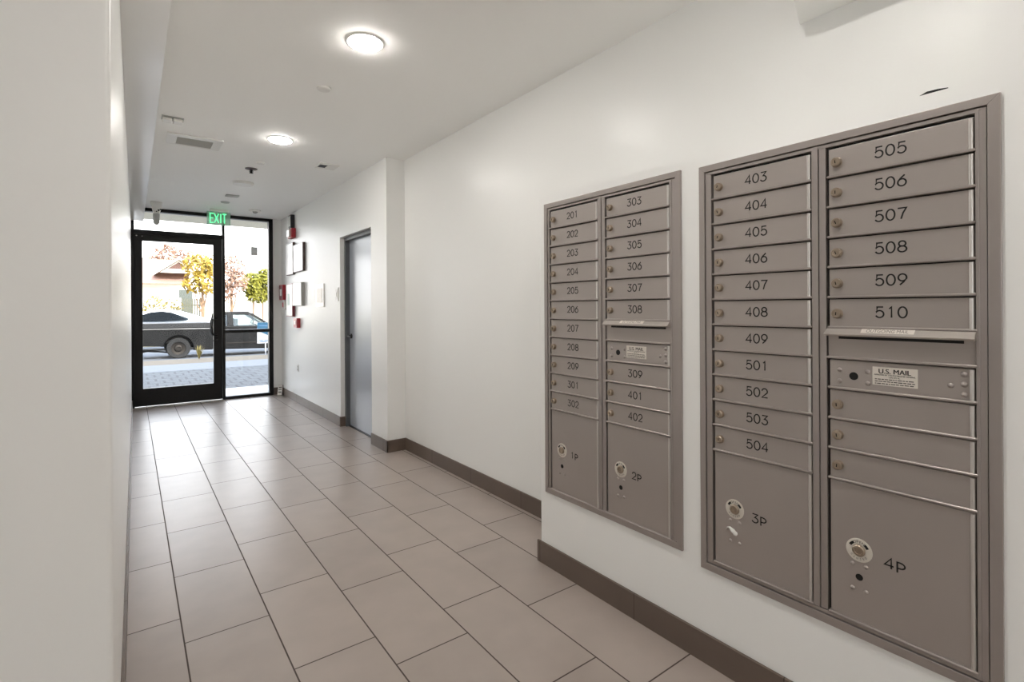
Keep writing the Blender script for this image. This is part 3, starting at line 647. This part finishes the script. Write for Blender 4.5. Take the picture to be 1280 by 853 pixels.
for wd_ in ((.012, .018), (.982, .988)):
    g.prism([(2.24, 1.05), (2.62, 1.05), (2.64, 1.46), (2.34, 1.46)], Q, *wd_); g.prism([(2.78, 1.05), (4.0, 1.04), (3.36, 1.46), (2.78, 1.46)], Q, *wd_)
g.build('side_windows', 'cglass', tr)
MB().prism([(4.04, 1.035), (4.06, 1.035), (3.39, 1.49), (3.37, 1.49)], Q, .035, .965).build('windshield', 'cglass', tr)
sw = MB()
for k in range(2):
    y = TY+.45+.7*k
    sw.prism([(2.9, .7), (3.0, .68), (2.96, 1.30), (2.84, 1.32)], lambda u, v, w_: (TX+u, w_, SZ+v), y-.22, y+.22)
sw.build('seats', 'seat', tr, bevel=.03)
st_ = MB(); cx_, cz_ = TX+3.42, SZ+1.14
st_.tube([(cx_+.08*math.cos(a)*.9+.02, TY+.45+.18*math.sin(a), cz_+.17*math.cos(a)) for a in [2*PI*i/20 for i in range(21)]], .014, 6)
st_.tube([(cx_, TY+.45, cz_), (cx_+.3, TY+.45, cz_-.12)], .02, 6); st_.build('steering_wheel', 'truckcap', tr)
MB().prism([(3.72, .98), (3.92, .98), (3.90, 1.14), (3.76, 1.17)], P, -.16, -.02).build('door_mirror', 'truckcap', tr, bevel=.03)
MB().box(TX+.68, TX+1.62, TY+.24, TY+.40, SZ+.40, SZ+.95).box(TX+4.08, TX+5.02, TY+.24, TY+.40, SZ+.40, SZ+.95).build('wheel_well', 'truckcap', tr)
MB().prism([(-.12, .36), (0, .36), (0, .56), (-.12, .56)], P, .05, 1.6).build('rear_bumper', 'truckcap', tr, bevel=.02)
MB().tube([(TX-.05, TY+.35, SZ+.20), (TX+.30, TY+.35, SZ+.27), (TX+.55, TY+.35, SZ+.24)], .03, 8).tube([(TX+.35, TY+.4, SZ+.27), (TX+.95, TY+.45, SZ+.18)], .026, 8).build('exhaust_pipe', 'truckcap', tr, smooth=50)
for x in (wc1, wc2):
    for y, s_ in ((TY-.005, 1), (TY+1.655, -1)): make_wheel(TX+x, y, wr, .2, s_, tr)

# white fastback car, heading left
CX, CY = 2.75, 24.6
car = thing('car', 'white fastback car with dark windows parked beyond the pickup truck', 'car', (CX-2.3, CY+.9, SZ))
def cw(v): return .93 if v < 1.1 else .93-(v-1.1)*.55
prof = [(.0, .42), (.02, .8), (.06, 1.02), (.25, 1.27), (.6, 1.42), (1.1, 1.575), (1.6, 1.655), (2.0, 1.645), (2.5, 1.52), (3.25, 1.14), (4.1, 1.0), (4.5, .82), (4.58, .5), (4.4, .28), (.15, .28)]
def CP(u, v, w_): return (CX-u, CY+.93+w_*cw(v), SZ+v)
def fine(pr):
    out = []
    for i in range(len(pr)):
        a, b = pr[i], pr[(i+1) % len(pr)]; out += [(a[0]+(b[0]-a[0])*k/3, a[1]+(b[1]-a[1])*k/3) for k in range(3)]
    return out
MB().prism(fine(prof), CP, -1, 1).build('body', 'carwhite', car, bevel=.03)
for s_ in (-1, 1):
    side = 'near' if s_ < 0 else 'far'
    MB().prism([(.82, 1.26), (1.05, 1.36), (1.45, 1.53), (1.75, 1.575), (2.1, 1.55), (2.55, 1.40), (2.95, 1.17), (1.8, 1.17), (.95, 1.2)], CP, s_*1.0, s_*1.012).build('side_window', 'tglass', car)
MB().prism([(.30, 1.31), (.62, 1.45), (1.1, 1.60), (1.3, 1.635), (1.3, 1.60), (.62, 1.41), (.3, 1.27)], CP, -.86, .86).build('rear_window', 'tglass', car)
MB().prism([(2.1, 1.63), (2.5, 1.53), (3.2, 1.175), (3.2, 1.14), (2.5, 1.49), (2.1, 1.60)], CP, -.86, .86).build('windshield', 'tglass', car)
MB().prism([(-.01, .88), (.3, .93), (.3, 1.0), (.02, .98)], CP, -1.005, 1.005).build('tail_light', 'red', car)
for x in (.85, 3.7):
    for y, s_ in ((CY-.01, 1), (CY+1.87, -1)): make_wheel(CX-x, y, .34, .22, s_, car)

# yard sign and curb plant
ys = thing('yard_sign', 'blue and white yard sign on a white stake by the street', 'sign', (3.08, 15.9, -.004))
MB().box(3.055, 3.085, 15.90, 15.93, -.03, .93).build('stake', 'signwhite', ys)
MB().box(2.85, 3.45, 15.885, 15.897, .335, .925).build('board', 'signwhite', ys)
MB().prism([(2.85, .925), (3.45, .925), (3.45, .50), (3.25, .50), (2.88, .69), (2.85, .69)], lambda u, v, y: (u, y, v), 15.880, 15.886).build('blue_field', 'blue', ys)
lm = MB()
for z, xs in ((.84, ((2.9, 3.4),)), (.42, ((2.89, 3.0), (3.03, 3.16), (3.19, 3.3), (3.33, 3.4))), (.38, ((2.92, 3.1), (3.13, 3.35)))):
    for a, b in xs: lm.ribbon([(a, z), (b, z)], .022, lambda u, v, w_: (u, 15.8795-w_, v))
lm.build('lettering', mat('sign_ink', (70, 96, 130), .6), ys)
pt = MB()
rr = random.Random(5)
for i in range(26):
    a = rr.uniform(0, 2*PI); L = rr.uniform(.22, .40); sp_ = rr.uniform(.25, .75)
    b0 = Vector((1.43, 15.75, -.01)); tip = b0 + Vector((math.cos(a)*L*sp_*.6, math.sin(a)*L*sp_*.5, L)); md_ = (b0+tip)/2+Vector((0, 0, .03))
    sd2 = Vector((-math.sin(a), math.cos(a), 0))*.016
    pt.add([b0-sd2*.5, b0+sd2*.5, md_+sd2, md_-sd2, tip], [(0, 1, 2, 3), (3, 2, 4)])
tag(pt.build('spiky_plant', 'leafdry', origin=(1.43, 15.75, 0)), 'small spiky yellow green plant at the curb by the truck wheel', 'plant')

# trees, hedge, shrubs
def leaves(mb, c, rad, n, size, rnd, hollow=.35):
    for i in range(n):
        while True:
            p = Vector((rnd.uniform(-1, 1), rnd.uniform(-1, 1), rnd.uniform(-1, 1)))
            if hollow < p.length < 1: break
        p = Vector((c[0]+p.x*rad[0], c[1]+p.y*rad[1], c[2]+p.z*rad[2]))
        a = Vector((rnd.uniform(-1, 1), rnd.uniform(-1, 1), rnd.uniform(-1, 1))).normalized(); b = a.orthogonal().normalized()
        s_ = size*rnd.uniform(.6, 1.4)
        mb.add([p-a*s_, p+b*s_*.45, p+a*s_, p-b*s_*.45], [(0, 1, 2, 3)])
    return mb
def tree(label, x, y, zg, blobs, m, seed, size=.12, trunk_r=.12, n=260):
    rnd = random.Random(seed)
    t_ = thing('tree', label, 'tree', (x, y, zg))
    tm = MB(); top = max(b[0][2] for b in blobs)
    tm.tube([(x, y, zg), (x+.05, y, zg+(top-zg)*.4), (x, y, top)], [trunk_r, trunk_r*.8, trunk_r*.3], 8)
    for c, r in blobs: tm.tube([(x+.03, y, zg+(top-zg)*.35), ((x+c[0])/2, y, (zg+c[2])/2+.3), c], [trunk_r*.5, trunk_r*.35, .02], 6)
    tm.build('trunk', 'bark', t_)
    lf = MB()
    for c, r in blobs: leaves(lf, c, r, int(n*r[0]*r[2]), size, rnd)
    lf.build('foliage', m, t_)
tree('yellow leaved tree seen through the glass door', 2.9, 30.5, -.2, [((2.75, 30.5, 3.5), (.75, .8, .65)), ((3.15, 30.3, 2.75), (.62, .8, .7)), ((2.55, 30.7, 2.55), (.5, .6, .45)), ((3.3, 30.4, 3.6), (.5, .6, .55))], 'leafyellow', 2, .125, .10, 680)
tree('pale pinkish tree seen through the sidelight', 4.35, 31.5, -.2, [((4.5, 31.5, 3.7), (.62, .7, .6)), ((4.35, 31.3, 2.9), (.6, .7, .6)), ((4.75, 31.6, 2.9), (.5, .6, .6)), ((4.2, 31.4, 2.2), (.45, .5, .5))], 'leafpink', 3, .11, .08, 700)
tree('tall hazy tree behind the house roof', 2.9, 52, -.2, [((2.6, 52, 5.9), (1.2, 1.2, .9)), ((4.0, 52, 5.7), (1.1, 1.2, .8)), ((1.6, 52, 5.2), (.9, 1, .7))], 'leafpink', 4, .2, .16, 220)
hg = thing('hedge_bush', 'yellow green bush above the white wall at right of the sidelight', 'bush', (6.2, 33, -.2))
lf = MB(); rnd = random.Random(9)
for c, r in (((5.7, 33, 2.75), (.6, .6, .7)), ((6.4, 33, 2.95), (.7, .6, .75)), ((7.2, 33, 2.8), (.7, .6, .7)), ((6.0, 33, 2.2), (.7, .5, .5))): leaves(lf, c, r, int(1500*r[0]*r[2]), .14, rnd, .1)
lf.build('foliage', 'leafgreen', hg)
sm_ = MB()
for x in (5.7, 6.2, 6.7, 7.2): sm_.tube([(x, 33, -.2), (x+.05, 33, 2.6)], .04, 6)
sm_.build('stems', 'bark', hg)
sh = thing('shrub_row', 'low dry shrubs in front of the house wall', 'shrub', (.9, 31.5, -.2))
lf = MB()
for i in range(9): leaves(lf, (-1.0+i*.36, 31.5, 1.15+.35*random.Random(i).random()), (.34, .35, .62), 95, .09, rnd, .1)
lf.build('foliage', 'leafdry', sh)
sm_ = MB()
for i in range(9): sm_.tube([(-1.0+i*.36, 31.5, -.2), (-1.0+i*.36, 31.5, 1.3)], .03, 5)
sm_.build('stems', 'bark', sh)

# house, fence and garden wall across the street
hs = thing('house', 'white house with pinkish tan roofs across the street', 'house', (-1, 43, -.2))
MB().box(-6, 3.0, 41, 50, -.2, 3.35).build('wall', 'siding', hs)
MB().prism([(39.6, 3.0), (41.3, 3.42), (41.3, 3.34), (39.6, 2.9)], lambda u, v, x: (x, u, v), -6.3, 3.1).build('porch_roof', 'shingle', hs)
for x in (-5.5, -2.2, .25, 2.75): MB().box(x, x+.14, 39.8, 39.94, -.2, 2.95).build('porch_post', 'siding', hs)
MB().prism([(41, 3.35), (45.5, 5.0), (50, 3.35)], lambda u, v, x: (x, u, v), -6.4, 3.2).build('main_roof', 'shingle', hs)
gb = MB().prism([(1.2, 3.75), (2.55, 4.78), (3.9, 3.75), (3.9, 3.60), (2.55, 4.63), (1.2, 3.60)], lambda u, v, y: (u, y, v), 40.2, 44).build('gable_roof', 'siding', hs)
MB().prism([(1.5, 3.75), (2.55, 4.55), (3.6, 3.75)], lambda u, v, y: (u, y, v), 40.5, 40.7).build('gable_wall', 'siding', hs)
MB().prism([(1.95, 4.02), (2.55, 4.46), (3.1, 4.02)], lambda u, v, y: (u, y, v), 40.42, 40.5).build('gable_vent', 'gable', hs)
for x in (-4.4, -1.9): MB().box(x, x+.9, 40.94, 41.02, 1.0, 2.4).build('window', 'tglass', hs)
gw_ = struct('garden_wall', MB().box(-6, 2.25, 34, 34.2, -.2, 1.95).box(3.2, 16, 34, 34.2, -.2, 1.9), 'siding', 'low white garden wall across the street')
fn_ = thing('picket_fence', 'pale picket fence gate between the white garden walls', 'fence', (2.7, 33.9, -.2))
pk = MB()
for i in range(8): pk.prism([(0, -.15), (.07, -.15), (.07, 1.88), (.035, 1.95), (0, 1.88)], lambda u, v, y: (2.28+i*.115+u, y, v), 33.9, 33.93)
pk.build('pickets', 'fence', fn_)
MB().box(2.25, 3.2, 33.93, 33.97, .2, .3).box(2.25, 3.2, 33.93, 33.97, 1.5, 1.6).build('rail', 'fence', fn_)
MB().box(2.32, 3.0, 36.4, 37.0, -.2, 2.5).build('grey_shed', mat('shed_grey', (76, 80, 74), .8))
o = bpy.data.objects['grey_shed']; o.name = 'shed'; tag(o, 'pale grey shed behind the picket fence', 'shed')
